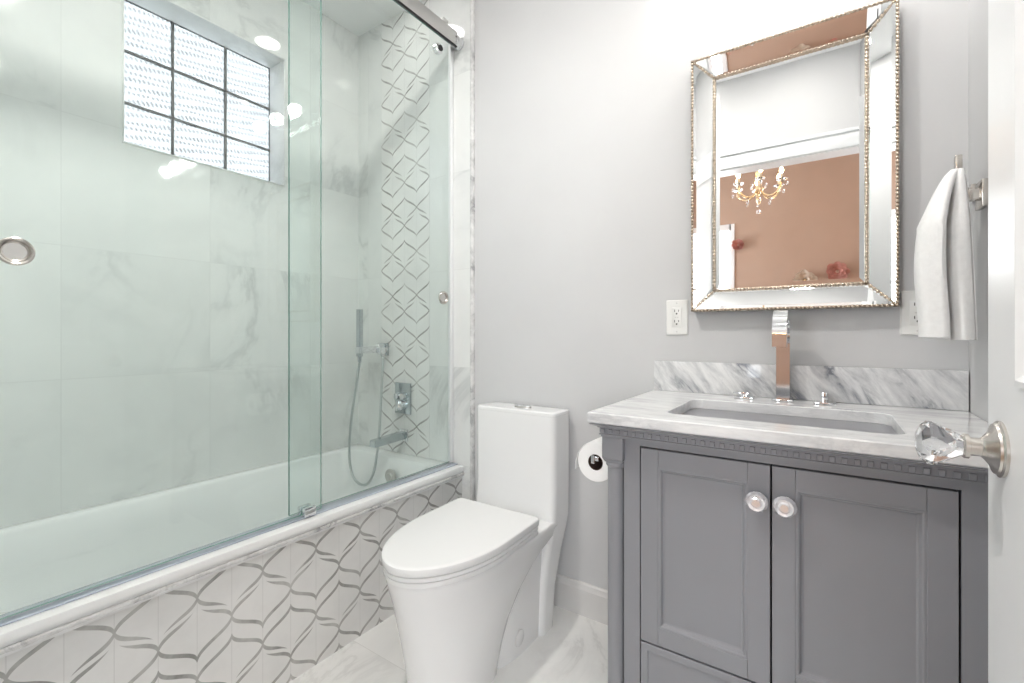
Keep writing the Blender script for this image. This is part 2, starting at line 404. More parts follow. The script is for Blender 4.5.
# baseboards
def bb_profile(t=.015, h=.120): return [(0, 0), (t, 0), (t, h-.024), (t-.004, h-.016), (t-.005, h-.006), (t-.010, h), (0, h)]
bm = NBM(); prism(bm, [(D-u, v) for u, v in bb_profile()], 'X', -1.2885, XR); struct('baseboard_back', bm, 'base_paint', 'painted baseboard below the grey wall', sharp=25)
bm = NBM(); prism(bm, [(XR-u, v) for u, v in bb_profile()], 'Y', YF+.02, D-.016); struct('baseboard_right', bm, 'base_paint', 'painted baseboard along the right wall', sharp=25)

# glass block window
win = bpy.data.objects.new('window_1', None); COL.objects.link(win); win['kind'] = 'structure'; win['label'] = 'nine pane glass block window above the tub'; win['category'] = 'window'
wl = (XL-.2, (wy0+wy1)/2, wz0); win.location = wl; win['_o'] = wl
gx = XL-.121; gy = wy0+.001; 
bm = NBM(); 
pit = (wy1-wy0)/3; piz = (wz1-wz0)/3
for i in range(4):
    yy = wy0+pit*i; box(bm, (gx-.016, max(wy0, yy-.0036), wz0), (gx-.001, min(wy1, yy+.0036), wz1))
    zz = wz0+piz*i; box(bm, (gx-.016, wy0, max(wz0, zz-.0034)), (gx-.001, wy1, min(wz1, zz+.0034)))
obj('mortar_grid', bm, 'grout', win)
for i in range(3):
    for k in range(3):
        bm = NBM(); box(bm, (gx-.006, wy0+pit*i+.0036, wz0+piz*k+.0034), (gx, wy0+pit*(i+1)-.0036, wz0+piz*(k+1)-.0034), .0025)
        obj('glass_block', bm, 'block', win)
bm = NBM()
for (y0, y1, z0, z1) in ((wy0, wy1, wz1-.006, wz1), (wy0, wy1, wz0, wz0+.006), (wy0, wy0+.006, wz0+.006, wz1-.006), (wy1-.006, wy1, wz0+.006, wz1-.006)):
    box(bm, (gx+.001, y0, z0), (XL+.004, y1, z1), .001)
obj('marble_reveal', bm, 'pencil' if False else 'tile_end', win)

# ------------------------------------------------------------------ door (open, leaf close to the right wall)
def panel_face(bm, x, sgn, y0, y1, z0, z1, mould=.022, dep=.006):
    """recessed panel with sloped moulding on the face at x; sgn -1 faces -x"""
    a = [(x, y0, z0), (x, y1, z0), (x, y1, z1), (x, y0, z1)]
    def ring(i, dx): return [(x-sgn*dx, y0+i, z0+i), (x-sgn*dx, y1-i, z0+i), (x-sgn*dx, y1-i, z1-i), (x-sgn*dx, y0+i, z1-i)]
    loft(bm, [ring(0, -.004), ring(mould*.3, -.005), ring(mould*.6, .001), ring(mould, dep), ring(mould+.03, dep), ring(mould+.05, dep-.003)], cap0=False, cap1=True)
dx0, dx1, dy0, dy1 = .175, .211, .062, .840
bm = NBM()
ys = [(dy0, dy0+.115), (dy1-.115, dy1)]
for a, c in ys: box(bm, (dx0, a, .01), (dx1, c, 2.03))
zr = [(.01, .19), (.68, 1.008), (1.90, 2.03)]
for a, c in zr: box(bm, (dx0, dy0+.115, a), (dx1, dy1-.115, c))
for a, c in ((.19, .68), (1.008, 1.90)):
    panel_face(bm, dx0, -1, dy0+.115, dy1-.115, a, c); panel_face(bm, dx1, 1, dy0+.115, dy1-.115, a, c)
door = struct('door_1', bm, 'white_paint', 'white panelled door standing open at the right edge', sharp=30)
kz, ky = .927, .786
bm = NBM(); lathe(bm, [(.0335, dx0), (.0335, dx0-.003), (.0315, dx0-.0045), (.0305, dx0-.0047), (.0295, dx0-.0070), (.022, dx0-.0095), (.0150, dx0-.0145), (.0125, dx0-.0165), (.0115, dx0-.018)], (0, ky, kz), 'X', 40)
rose = obj('door_knob', bm, 'bchrome', door, sharp=25); rose['label'] = 'round nickel rose and neck of the crystal knob'
bm = NBM(); lathe(bm, [(.0110, dx0-.017), (.0110, dx0-.0280), (.0150, dx0-.0290), (.0150, dx0-.0330), (.0130, dx0-.0350)], (0, ky, kz), 'X', 28)
obj('neck', bm, 'bchrome', rose)
bm = NBM(); n = 8
pr = [(.0130, -.035), (.0190, -.0455), (.0275, -.0615), (.0280, -.0665), (.0215, -.0740), (.011, -.0780)]
rings = []
for j, (r, h) in enumerate(pr):
    rings.append([(dx0+h, ky+r*math.cos(2*PI*(i+.5*(j//2 % 2))/n), kz+r*math.sin(2*PI*(i+.5*(j//2 % 2))/n)) for i in range(n)])
loft(bm, rings)
for f in list(bm.faces):
    if len(f.verts) == 4: bmesh.ops.triangulate(bm, faces=[f])
cr = obj('crystal_ball', bm, 'crystal', rose, sharp=1)

# ------------------------------------------------------------------ bathtub
tx0, tx1, ty0, ty1, tz = XL+.002, -1.341, .090, D-.012, .475
tub = thing('bathtub', ((tx0+tx1)/2, (ty0+ty1)/2, 0), 'white alcove bathtub set behind a mosaic tiled apron', 'bathtub')
cx, cy = (tx0+.05+tx1-.085)/2, (ty0+ty1)/2
hx, hy = (tx1-.085-tx0-.05)/2, (ty1-ty0)/2-.085
bm = NBM()
def RR(hx_, hy_, r, z, dx=0, dy=0): return [(x, y, z) for x, y in rrect(cx+dx, cy+dy, hx_, hy_, r, 7)]
oc = rrect((tx0+tx1)/2, cy, (tx1-tx0)/2, (ty1-ty0)/2, .004, 7)
oc2 = rrect((tx0+tx1)/2, cy, (tx1-tx0)/2-.004, (ty1-ty0)/2-.004, .004, 7)
oc3 = rrect((tx0+tx1)/2-.003, cy, (tx1-tx0)/2-.003, (ty1-ty0)/2, .004, 7)
rings = [[(x, y, .425) for x, y in oc3], [(x, y, .452) for x, y in oc3], [(x, y, .4535) for x, y in oc], [(x, y, tz-.008) for x, y in oc], [(x, y, tz-.002) for x, y in rrect((tx0+tx1)/2, cy, (tx1-tx0)/2-.002, (ty1-ty0)/2-.002, .004, 7)], [(x, y, tz) for x, y in rrect((tx0+tx1)/2, cy, (tx1-tx0)/2-.008, (ty1-ty0)/2-.008, .004, 7)],
         RR(hx+.006, hy+.006, .09, tz), RR(hx, hy, .09, tz-.003), RR(hx-.006, hy-.006, .09, tz-.010), RR(hx-.022, hy-.03, .10, .34), RR(hx-.045, hy-.085, .11, .17, 0, .02), RR(hx-.06, hy-.11, .11, .125, 0, .02), RR(hx-.10, hy-.16, .09, .108, 0, .02)]
loft(bm, rings, cap0=False)
obj('tub_shell', bm, 'acrylic', tub, sharp=40)
ov = (-1.690, ty1-.118, .395)
bm = NBM(); lathe(bm, [(.036, 0), (.036, -.004), (.033, -.007), (.018, -.009), (.016, -.014), (.006, -.016)], ov, 'Y', 32)
op = obj('overflow_plate', bm, 'steel', tub); op['label'] = 'round nickel overflow cover'
bm = NBM(); lathe(bm, [(.032, 0), (.032, .003), (.026, .005), (.01, .005)], (-1.712, 1.25, .1085), 'Z', 28); obj('drain', bm, 'steel', tub)
# apron: mosaic panel plus pencil liner (part of the built-in surround)
bm = NBM(); box(bm, (-1.375, .088, 0), (-1.356, D-.010, .4305)); struct('wall_apron', bm, 'mosaic_apron', 'ribbon mosaic apron along the front of the tub')
bm = NBM(); rings = []; y = .088; rng = random.Random(5)
while y < D-.008:
    j = rng.uniform(-.0012, .0012); k = rng.uniform(-.0012, .0012)
    rings.append([(-1.357, y, .4440), (-1.357, y, .4300), (-1.348+j, y, .4305+k), (-1.3415+j, y, .433+k), (-1.3415+j, y, .441), (-1.3435+j, y, .4440)])
    y += .012
loft(bm, rings); struct('trim_4', bm, 'pencil', 'grey veined marble liner under the tub rim', sharp=20)

# ------------------------------------------------------------------ sliding shower doors
GX0, GX1 = -1.386, -1.412
def pane(name, x, y0, y1, z0, z1, label, group):
    t_ = thing(name, (x, (y0+y1)/2, z0), label, 'shower door', None)
    bm = NBM(); box(bm, (x-.004, y0, z0), (x+.004, y1, z1))
    o = obj('glass_pane', bm, 'glass', t_, mats=['glass', 'glass_edge'])
    for f in o.data.polygons:
        if abs(f.normal.x) < .5: f.material_index = 1
    return t_
p1 = pane('sliding_glass_door', GX0, .098, .915, .486, 2.385, 'front sliding glass shower door with the large finger pull at far left', 1)
p2 = pane('sliding_glass_door', GX1, .8195, 1.592, .486, 2.385, 'rear glass shower door at the mosaic wall, with the small round knob', 1)
def pull(t_, x, y, z, r=.029):
    bm = NBM(); lathe(bm, [(r*.55, .003), (r*.60, .0045), (r*.70, .006), (r*.78, .011), (r*.90, .013), (r, .011), (r, .004)], (x, y, z), 'X', 40)
    a = obj('finger_pull', bm, 'bchrome', t_)
    bm = NBM(); lathe(bm, [(r*.001, .0046), (r*.35, .0046), (r*.70, .0046)], (x, y, z), 'X', 40, cap=False)
    obj('cup', bm, 'steel', a)
pull(p1, GX0, .214, 1.235); pull(p2, GX1, 1.531, 1.226, .029)
# rollers on the rear pane (seen below and above the rail)
for t_, gx_, yy in ((p2, GX1, 1.493), (p2, GX1, .92), (p1, GX0, .84), (p1, GX0, .19)):
    bm = NBM(); s = 1
    lathe(bm, [(.005, -.012), (.020, -.012), (.022, -.009), (.022, .008), (.014, .013), (.004, .014)], (gx_+.010, yy, 2.312), 'X', 28)
    a = obj('roller', bm, 'chrome', t_)
    bm = NBM(); lathe(bm, [(.013, -.004), (.013, .004)], (gx_+.024, yy, 2.312), 'X', 20); obj('roller_cap', bm, 'black', a)
RXc, RZ = -1.364, 2.382
rail = thing('shower_door_rail', (RXc, .85, RZ), 'flat nickel rail across the top of the shower opening', 'rail')
bm = NBM(); box(bm, (RXc-.006, .09, RZ-.031), (RXc+.006, 1.572, RZ+.031), .0015); obj('rail_bar', bm, 'rail', rail)
bm = NBM(); box(bm, (RXc-.0055, .09, RZ-.0355), (RXc+.0055, 1.572, RZ-.0315)); obj('underside_shade', bm, 'black', rail)  # black strip paints in the dark underside of the rail
bm = NBM(); lathe(bm, [(.030, 1.5985), (.030, 1.592), (.027, 1.590), (.027, 1.565), (.024, 1.562)], (RXc-.006, 0, RZ-.006), 'Y', 8); e_ = obj('end_bracket', bm, 'chrome', rail, sharp=15)
for dx_, dz in ((-.008, .010), (.010, .012), (.008, -.010)):
    bm = NBM(); lathe(bm, [(.0045, 1.5615), (.0045, 1.560)], (RXc-.006+dx_, 0, RZ-.006+dz), 'Y', 12); obj('screw_hole', bm, 'black', e_)
bm = NBM(); box(bm, (RXc-.008, 1.475, RZ+.0315), (RXc+.008, 1.512, RZ+.050), .006); obj('door_stop', bm, 'rail', rail)
bm = NBM(); box(bm, (-1.420, .0935, tz+.0005), (-1.372, 1.590, tz+.006), .001)
sill = tag(obj('threshold_strip', bm, 'seal'), 'thin bluish threshold strip on the tub rim under the glass doors', 'threshold')
bm = NBM(); box(bm, (-1.380, .845, tz+.0065), (-1.366, .885, tz+.034), .002); box(bm, (-1.4075, .845, tz+.0065), (-1.3905, .885, tz+.034), .002); box(bm, (-1.4075, .845, tz+.0065), (-1.366, .885, tz+.0105), .001)
tag(obj('door_guide', bm, 'chrome'), 'small chrome guide block clasping the foot of the glass doors', 'guide')
# side channel on the end wall
bm = NBM(); box(bm, (-1.420, D-.032, tz+.007), (-1.404, D-.0115, 2.385), .001)
struct('trim_5', bm, 'white_paint', 'clear wall channel of the shower glass')

# ------------------------------------------------------------------ shower fittings
YW = D-.011
hs = thing('hand_shower', (-1.863, YW, .98), 'chrome hand shower with a long looping hose on the shower end wall', 'hand shower')
bm = NBM(); box(bm, (-1.903, YW-.008, .955), (-1.840, YW, 1.018), .0015)
br = obj('wall_bracket', bm, 'dchrome', hs)
bm = NBM(); box(bm, (-1.889, YW-.168, 0.970), (-1.859, YW-.008, 1.004), .003); box(bm, (-1.860, YW-.055, .964), (-1.846, YW-.008, .998), .003)
lathe(bm, [(.013, -.010), (.013, -.045), (.010, -.050)], (-1.871, YW, 1.003), 'Y', 20)
obj('holder_arm', bm, 'chrome', br)
bm = NBM(); box(bm, (-1.887, YW-.165, .955), (-1.861, YW-.142, 1.185), .0025); lathe(bm, [(.010, .955), (.009, .935), (.007, .925)], (-1.874, YW-.1535, 0), 'Z', 16)
obj('hand_spray', bm, 'dchrome', hs)
def bez(P0, P1, P2, P3, n=16):
    out = []
    for i in range(n+1):
        t_ = i/n; s = 1-t_
        out.append(Vector(P0)*s**3+Vector(P1)*3*s*s*t_+Vector(P2)*3*s*t_*t_+Vector(P3)*t_**3)
    return out
a0 = (-1.874, YW-.153, .93); lowp = (-1.865, 1.450, .332); e0 = (-1.846, YW-.033, .95)
pts = bez(a0, (-1.925, 1.445, .70), (-2.025, 1.440, .342), lowp, 22)[:-1]+bez(lowp, (-1.745, 1.458, .324), (-1.785, 1.49, .60), e0, 22)
bm = NBM(); rad = []
dense = []
for A, B in zip(pts, pts[1:]):
    for k in range(4): dense.append(A.lerp(B, k/4))
dense.append(pts[-1])
for i in range(len(dense)): rad.append(.0066 if i % 2 else .0058)
tube(bm, dense, .006, 10, radii=rad); obj('hose', bm, 'hose', hs, sharp=60)
bm = NBM(); lathe(bm, [(.009, .945), (.010, .950), (.010, .966)], (-1.846, YW-.033, 0), 'Z', 16); obj('hose_elbow', bm, 'chrome', hs)

vz = .745
vl = thing('shower_valve', (-1.725, YW, vz), 'square chrome shower valve plate with round controls on the mosaic band', 'valve')
bm = NBM(); box(bm, (-1.785, YW-.009, vz-.075), (-1.677, YW, vz+.078), .002); obj('valve_plate', bm, 'dchrome', vl)
for dx_, dz, r in ((-.030, .012, .016), (.012, .014, .017), (-.008, -.032, .026)):
    bm = NBM(); lathe(bm, [(r, -.008), (r, -.030), (r*.9, -.034), (r*.5, -.035)], (-1.725+dx_, YW, vz+dz), 'Y', 28)
    if r > .02:
        box(bm, (-1.725+dx_-.005, YW-.050, vz+dz-.024), (-1.725+dx_+.005, YW-.033, vz+dz+.024), .002)
    obj('control_knob', bm, 'chrome', vl)
sp = thing('tub_spout', (-1.725, YW, 0.563), 'square chrome tub spout below the shower valve', 'spout')
bm = NBM(); box(bm, (-1.752, YW-.010, 0.536), (-1.698, YW, 0.594), .002); obj('spout_flange', bm, 'chrome', sp)
bm = NBM(); prism(bm, [(YW-.008, 0.548), (YW-.008, 0.582), (YW-.03, 0.584), (YW-.195, 0.574), (YW-.200, 0.568), (YW-.200, 0.544), (YW-.192, 0.542), (YW-.03, 0.548)], 'X', -1.742, -1.708); obj('spout_body', bm, 'dchrome', sp)

# ------------------------------------------------------------------ toilet
TX = -.984
toi = thing('toilet', (TX, 1.25, 0), 'white one-piece skirted toilet between the tub and the vanity', 'toilet')
def dshape(hw, yf, yb, z, nf=2.3, n=36, rc=.03, tx=TX, skew=0):
    """egg-fronted outline: blunt superellipse front (towards -y), squared back"""
    L = min(.30, (yb-yf)*.62); yc = yf+L; pts = []
    for i in range(n+1):
        a = PI*i/n; c, s = math.cos(a), math.sin(a)
        pts.append((tx+hw*math.copysign(abs(c)**(2/nf), c), yc-L*abs(s)**(2/nf), z))
    for k in range(5):                                  # back-left then back-right corners
        a = PI+PI/2*k/4; pts.append((tx-hw+rc+rc*math.cos(a), yb-rc-rc*math.sin(a), z))
    for k in range(5):
        a = PI/2-PI/2*k/4; pts.append((tx+hw-rc+rc*math.cos(a), yb-rc+rc*math.sin(a), z))
    return [(x+skew*max(0, 1.40-y), y, z_) for x, y, z_ in pts]
bm = NBM()
# bowl, flaring up to the rim
R = []
for z, hw, yf, yb, rc_ in ((0, .128, .965, 1.22, .08), (.02, .129, .962, 1.222, .08), (.10, .140, .948, 1.235, .08), (.17, .150, .933, 1.258, .08), (.24, .160, .915, 1.305, .07), (.29, .167, .903, 1.365, .06), (.32, .171, .893, 1.425, .05), (.345, .1735, .886, 1.485, .03), (.372, .176, .880, 1.51, .006), (.383, .1755, .881, 1.51, .005), (.388, .171, .884, 1.51, .005)):
    R.append(dshape(hw-.002, yf-.020, yb, z, 2.0, rc=rc_, tx=TX+.006, skew=.030))
loft(bm, R)
# skirt behind the bowl with flat sides
R = []
for z, hw, yf, yb in ((0, .148, 1.12, 1.475), (.12, .1475, 1.12, 1.475), (.26, .147, 1.13, 1.475), (.33, .147, 1.15, 1.475), (.36, .140, 1.2, 1.47)):
    R.append(dshape(hw, yf, yb, z, 2.6, rc=.02))
loft(bm, R)
# rear column that carries the tank
R = []
for z, hw, y0, y1 in ((0, .158, 1.40, 1.490), (.15, .160, 1.41, 1.505), (.27, .167, 1.425, 1.54), (.36, .174, 1.44, 1.575), (.392, .175, 1.45, 1.585), (.50, .175, 1.458, 1.588), (.70, .175, 1.456, 1.588), (.7645, .175, 1.456, 1.588), (.7646, .174, 1.457, 1.587)):
    R.append([(x, y, z) for x, y in rrect(TX, (y0+y1)/2, hw+.006, (y1-y0)/2, .022, 6)])
loft(bm, R)
obj('toilet_body', bm, 'porcelain', toi, sharp=50)
bm = NBM(); R = []
for z, g in ((.7648, -.0005), (.7652, .0), (.771, .0), (.776, -.001), (.7785, -.006), (.779, -.02)):
    R.append([(x, y, z) for x, y in rrect(TX, 1.522, .181+g, .066+g, .022, 6)])
loft(bm, R); obj('tank_lid', bm, 'porcelain', toi, sharp=50)
bm = NBM()
def egg(hw, yf, z): return dshape(hw-.003, yf-.010, 1.345, z, 1.96, rc=.012, tx=TX+.008, skew=.032)
loft(bm, [egg(.173, .861, .389), egg(.1765, .858, .390), egg(.1775, .857, .392), egg(.1785, .856, .4035), egg(.1740, .860, .4045), egg(.1740, .860, .4065), egg(.1790, .8555, .4075), egg(.1790, .8555, .4165), egg(.177, .858, .418)]); obj('toilet_seat', bm, 'seat_plastic', toi, sharp=28)
bm = NBM()
loft(bm, [egg(.175, .860, .4205), egg(.1805, .8545, .4210), egg(.1815, .853, .423), egg(.1825, .852, .4375), egg(.1815, .853, .4415), egg(.1785, .856, .4435), egg(.17, .865, .4440)]); obj('seat_cover', bm, 'seat_plastic', toi, sharp=35)
for sx in (-1, 1):
    bm = NBM(); box(bm, (TX+sx*.075-.018, 1.335, .389), (TX+sx*.075+.018, 1.375, .417), .006); obj('seat_hinge', bm, 'seat_plastic', toi)
bm = NBM(); loft(bm, [[(TX+.005+a*math.cos(2*PI*i/32), 1.522+b_*math.sin(2*PI*i/32), z) for i in range(32)] for a, b_, z in ((.038, .021, .779), (.038, .021, .782), (.036, .019, .784))])
fb = obj('flush_button', bm, 'steel', toi); fb['label'] = 'oval chrome dual flush button'
for sx in (-1, 1):
    bm = NBM(); loft(bm, [[(TX+.005+sx*.018+a*math.cos(2*PI*i/20), 1.522+a*.95*math.sin(2*PI*i/20), z) for i in range(20)] for a, z in ((.015, .784), (.015, .786), (.0135, .787))])
    obj('button_key', bm, 'chrome', fb)
bm = NBM(); lathe(bm, [(.026, 0), (.026, .002), (.023, .0035)], (TX+.1478, 1.279, .060), 'X', 28)
obj('bolt_cover', bm, 'porcelain', toi)

# ------------------------------------------------------------------ vanity
VX0, VX1, VY, VT = -.457, .282, 1.088, .845
van = thing('vanity_cabinet', ((VX0+VX1)/2, 1.34, 0), 'grey painted bathroom vanity cabinet with two panelled doors', 'cabinet')
bm = NBM()   # hollow carcass
box(bm, (VX0+.012, VY+.015, .09), (VX0+.030, D-.006, VT-.002)); box(bm, (VX1-.030, VY+.015, .09), (VX1-.012, D-.006, VT-.002))
box(bm, (VX0+.030, D-.016, .09), (VX1-.030, D-.006, VT-.002)); box(bm, (VX0+.030, VY+.02, .09), (VX1-.030, D-.016, .108))
obj('carcass', bm, 'grey_cab', van)
bm = NBM()   # face frame
box(bm, (-.406, VY, .09), (-.367, VY+.022, VT-.03)); box(bm, (.194, VY, .09), (.236, VY+.022, VT-.03))
box(bm, (-.367, VY, .797), (.194, VY+.022, VT-.03)); box(bm, (-.367, VY, .09), (.194, VY+.022, .118)); 
obj('face_frame', bm, 'grey_cab', van)
bm = NBM(); box(bm, (-.367, VY+.0245, .118), (.194, VY+.030, .797)); obj('gap_shade_sheet', bm, 'dark', van)  # black sheet standing for the shade behind the door gaps
def post(xc):
    bm = NBM(); hw = .0265; y0 = VY-.016
    box(bm, (xc-hw, y0, .758), (xc+hw, y0+.055, VT-.028), .0015); box(bm, (xc-hw, y0, .0), (xc+hw, y0+.055, .095), .002)
    prism(bm, [(xc-hw, .757), (xc-hw+.006, .750), (xc+hw-.006, .750), (xc+hw, .757)], 'Y', y0+.004, y0+.05)
    lathe(bm, [(.019, .095), (.0245, .098), (.0245, .106), (.0205, .112), (.0205, .735), (.0245, .741), (.0245, .748), (.020, .752)], (xc, y0+.0265, 0), 'Z', 32)
    box(bm, (xc-hw+.004, y0+.028, .095), (xc+hw-.004, y0+.055, .75))
    return obj('corner_post', bm, 'grey_cab', van, sharp=30)
post(VX0+.0265); post(.2625)
# cornice under the counter
bm = NBM()
CX0, CX1 = VX0-.0015, VX1+.006
def cor(off, z): return [(CX0-off, VY-.018-off, z), (CX1+off*.2, VY-.018-off, z), (CX1+off*.2, D-.01, z), (CX0-off, D-.01, z)]
loft(bm, [cor(0, .812), cor(0, .816), cor(.004, .817), cor(.004, .8195), cor(.001, .820), cor(.001, .8335), cor(.006, .8345), cor(.008, .838), cor(.014, .840), cor(.022, .8435), cor(.023, .8449)], sharp if False else True)
crn = obj('cornice', bm, 'grey_cab', van, sharp=25)
bm = NBM(); n = 39; L = CX1-CX0
for i in range(n):
    x = CX0+.006+i*(L-.012)/(n-1); box(bm, (x-.0052, VY-.0225, .8212), (x+.0052, VY-.0185, .8328), .0012, 1)
for i in range(26):
    y = VY-.010+i*.0187; box(bm, (CX0-.0055, y-.0052, .8212), (CX0-.0005, y+.0052, .8328), .0012, 1)
obj('dentil_band', bm, 'grey_cab', van)
def cab_door(x0, x1, z0, z1, name='door'):
    bm = NBM(); y0, y1 = VY-.002, VY+.018; s = .041
    box(bm, (x0, y0, z0), (x0+s, y1, z1), .0008, 1); box(bm, (x1-s, y0, z0), (x1, y1, z1), .0008, 1)
    box(bm, (x0+s+.0004, y0, z1-s), (x1-s-.0004, y1, z1), .0008, 1); box(bm, (x0+s+.0004, y0, z0), (x1-s-.0004, y1, z0+s), .0008, 1)
    def ring(i, d): return [(x0+s+i, y0+d, z0+s+i), (x1-s-i, y0+d, z0+s+i), (x1-s-i, y0+d, z1-s-i), (x0+s+i, y0+d, z1-s-i)]
    loft(bm, [ring(-.0005, .006), ring(-.0005, .0012), ring(.0035, .0004), ring(.0065, .0016), ring(.010, .0075), ring(.014, .009)], cap0=False, cap1=True)
    return obj(name, bm, 'grey_cab', van, sharp=18)
dL = cab_door(-.364, -.0935, .336, .7935); dR = cab_door(-.0897, .1905, .336, .7935)
for d_, x in ((dL, -.1165), (dR, -.0665)):
    bm = NBM(); lathe(bm, [(.008, VY-.002), (.008, VY-.005), (.005, VY-.007), (.005, VY-.013)], (x, 0, .719), 'Y', 20)
    k_ = obj('door_knob', bm, 'bchrome', d_)
    bm = NBM(); n = 12; R = []
    for j, (r, h) in enumerate(((.006, -.012), (.0185, -.015), (.0218, -.0185), (.0165, -.0262), (.0115, -.0235), (.0075, -.0270))):
        R.append([(x+r*math.cos(2*PI*(i+.5*(j % 2))/n), VY+h, .719+r*math.sin(2*PI*(i+.5*(j % 2))/n)) for i in range(n)])
    loft(bm, R)
    for f in list(bm.faces):
        if len(f.verts) == 4: bmesh.ops.triangulate(bm, faces=[f])
    cc = obj('cut_glass', bm, 'cutglass', k_, sharp=1); cc['label'] = 'clear cut glass face'
    bm = NBM(); lathe(bm, [(.0200, VY-.0135), (.0200, VY-.0128)], (x, 0, .719), 'Y', 20); obj('foil_back', bm, 'foil', k_)
def drawer(x0, x1, z0, z1):
    bm = NBM(); y0, y1 = VY-.002, VY+.018
    def ring(i, y): return [(x0+i, y, z0+i), (x1-i, y, z0+i), (x1-i, y, z1-i), (x0+i, y, z1-i)]
    loft(bm, [ring(0, y1), ring(0, y0+.001), ring(.001, y0), ring(.016, y0), ring(.018, y0+.003), ring(.024, y0+.0035)], cap0=True, cap1=True)
    return obj('drawer', bm, 'grey_cab', van, sharp=18)
drawer(-.364, .1905, .121, .3315)

# countertop with undermount sink cut-out
CTX0, CTX1, CTY = -.487, .298, 1.052
ct = thing('countertop', ((CTX0+CTX1)/2, 1.33, VT), 'white carrara marble countertop with backsplash on the grey vanity', 'countertop')
scx, scy, shx, shy = -.097, 1.295, .228, .148
bm = NBM()
inn = rrect(scx, scy, shx, shy, .035, 8); N = len(inn)
def outer(ins, z):
    pts = []
    for k in range(N):   # project each inner point to the outer rectangle
        q = k//9; kk = k % 9; 
        cxr = (CTX1-ins, D-.002) if q == 0 else (CTX0+ins, D-.002) if q == 1 else (CTX0+ins, CTY+ins) if q == 2 else (CTX1-ins, CTY+ins)
        pts.append((cxr[0], cxr[1], z))
    # spread along the sides a little to avoid duplicates
    out = []
    for k in range(N):
        q = k//9; kk = k % 9; t_ = (kk-4)/4*.010
        x, y, _ = pts[k]
        if q == 0: x, y = (x, y+min(0, t_)) if t_ < 0 else (x-t_, y)
        elif q == 1: x, y = (x-t_*1, y) if t_ < 0 else (x, y-t_)
        elif q == 2: x, y = (x, y-t_*1) if t_ < 0 else (x+t_, y)
        else: x, y = (x+t_, y) if t_ < 0 else (x, y+t_)
        out.append((x, y, z))
    return out
rings = [[(x, y, VT+.0005) for x, y in inn], outer(.0025, VT+.0005), outer(0, VT+.003), outer(0, .8695), outer(.0025, .872), [(x, y, .872) for x, y in rrect(scx, scy, shx+.002, shy+.002, .036, 8)], [(x, y, .870) for x, y in inn]]
loft(bm, rings+[rings[0]], False, False); bmesh.ops.remove_doubles(bm, verts=bm.verts[:], dist=1e-5)
obj('marble_slab', bm, 'counter', ct, sharp=30)
bm = NBM(); box(bm, (CTX0, D-.021, .8725), (CTX1-.001, D-.001, .973), .0015); obj('backsplash', bm, 'splash', ct)
sink = thing('sink_basin', (scx, scy, .757), 'white rectangular undermount sink basin sunk in the marble countertop', 'sink')
bm = NBM()
def SR(h1, h2, r, z): return [(x, y, z) for x, y in rrect(scx, scy, h1, h2, r, 8)]
loft(bm, [SR(shx+.015, shy+.015, .04, .842), SR(shx+.015, shy+.015, .04, .8445), SR(shx-.002, shy-.002, .035, .8445), SR(shx-.008, shy-.008, .035, .83), SR(shx-.016, shy-.016, .05, .785), SR(shx-.05, shy-.05, .05, .762), SR(.03, .03, .028, .757)], False, True)
obj('basin', bm, 'basin', sink, sharp=50)
bm = NBM(); lathe(bm, [(.022, .7575), (.022, .7595), (.015, .7605)], (scx, scy, 0), 'Z', 24); obj('drain', bm, 'chrome', sink)
# faucet
FX, FY, CZ = -.100, 1.553, .8722
fc = thing('faucet', (FX, FY, CZ), 'tall square chrome gooseneck faucet on the marble countertop under the mirror', 'faucet')
bm = NBM(); box(bm, (FX-.026, FY-.030, CZ), (FX+.026, FY+.022, CZ+.006), .0015); obj('base_plate', bm, 'chrome', fc)
cen = [(FY, CZ+.006), (FY, 1.02), (FY, 1.052)]
ya = 1.487; rr = FY-ya
for k in range(1, 13):
    a = PI*k/12*.97; cen.append((ya+rr*math.cos(a), 1.052+rr*1.02*math.sin(a)))
cen += [(1.4195, 1.046), (1.418, 1.030)]
prof = []
for i, (y, z) in enumerate(cen):
    q0 = cen[max(0, i-1)]; q1 = cen[min(len(cen)-1, i+1)]; d = Vector((q1[0]-q0[0], q1[1]-q0[1])).normalized(); nn = Vector((-d.y, d.x))
    th = .0125 if i < 2 else (.0125 if i > 6 else .0125); prof.append((Vector((y, z))+nn*th, Vector((y, z))-nn*th))
bm = NBM(); R = []
hw = .0170
for i, (a, b_) in enumerate(prof):
    R.append([(FX-hw, a[0], a[1]), (FX+hw, a[0], a[1]), (FX+hw, b_[0], b_[1]), (FX-hw, b_[0], b_[1])])
loft(bm, R); bmesh.ops.bevel(bm, geom=[e for e in bm.edges if abs(e.verts[0].co.x-e.verts[1].co.x) < 1e-6 and e.calc_face_angle(0) > 1.2], offset=.0012, segments=2, affect='EDGES')
obj('spout', bm, 'chrome', fc, sharp=25)
for s in (-1, 1):
    x = FX+s*.100
    bm = NBM(); box(bm, (x-.026, FY-.036, CZ), (x+.026, FY+.016, CZ+.006), .0015); 
    hb = obj('handle_base', bm, 'chrome', fc)
    bm = NBM(); box(bm, (x-.007, FY-.018, CZ+.006), (x+.007, FY-.004, CZ+(.032 if s > 0 else .012)), .0012)
    if s < 0: box(bm, (x-.030, FY-.019, CZ+.012), (x+.012, FY-.003, CZ+.018), .0012)
    obj('lever', bm, 'chrome', hb)

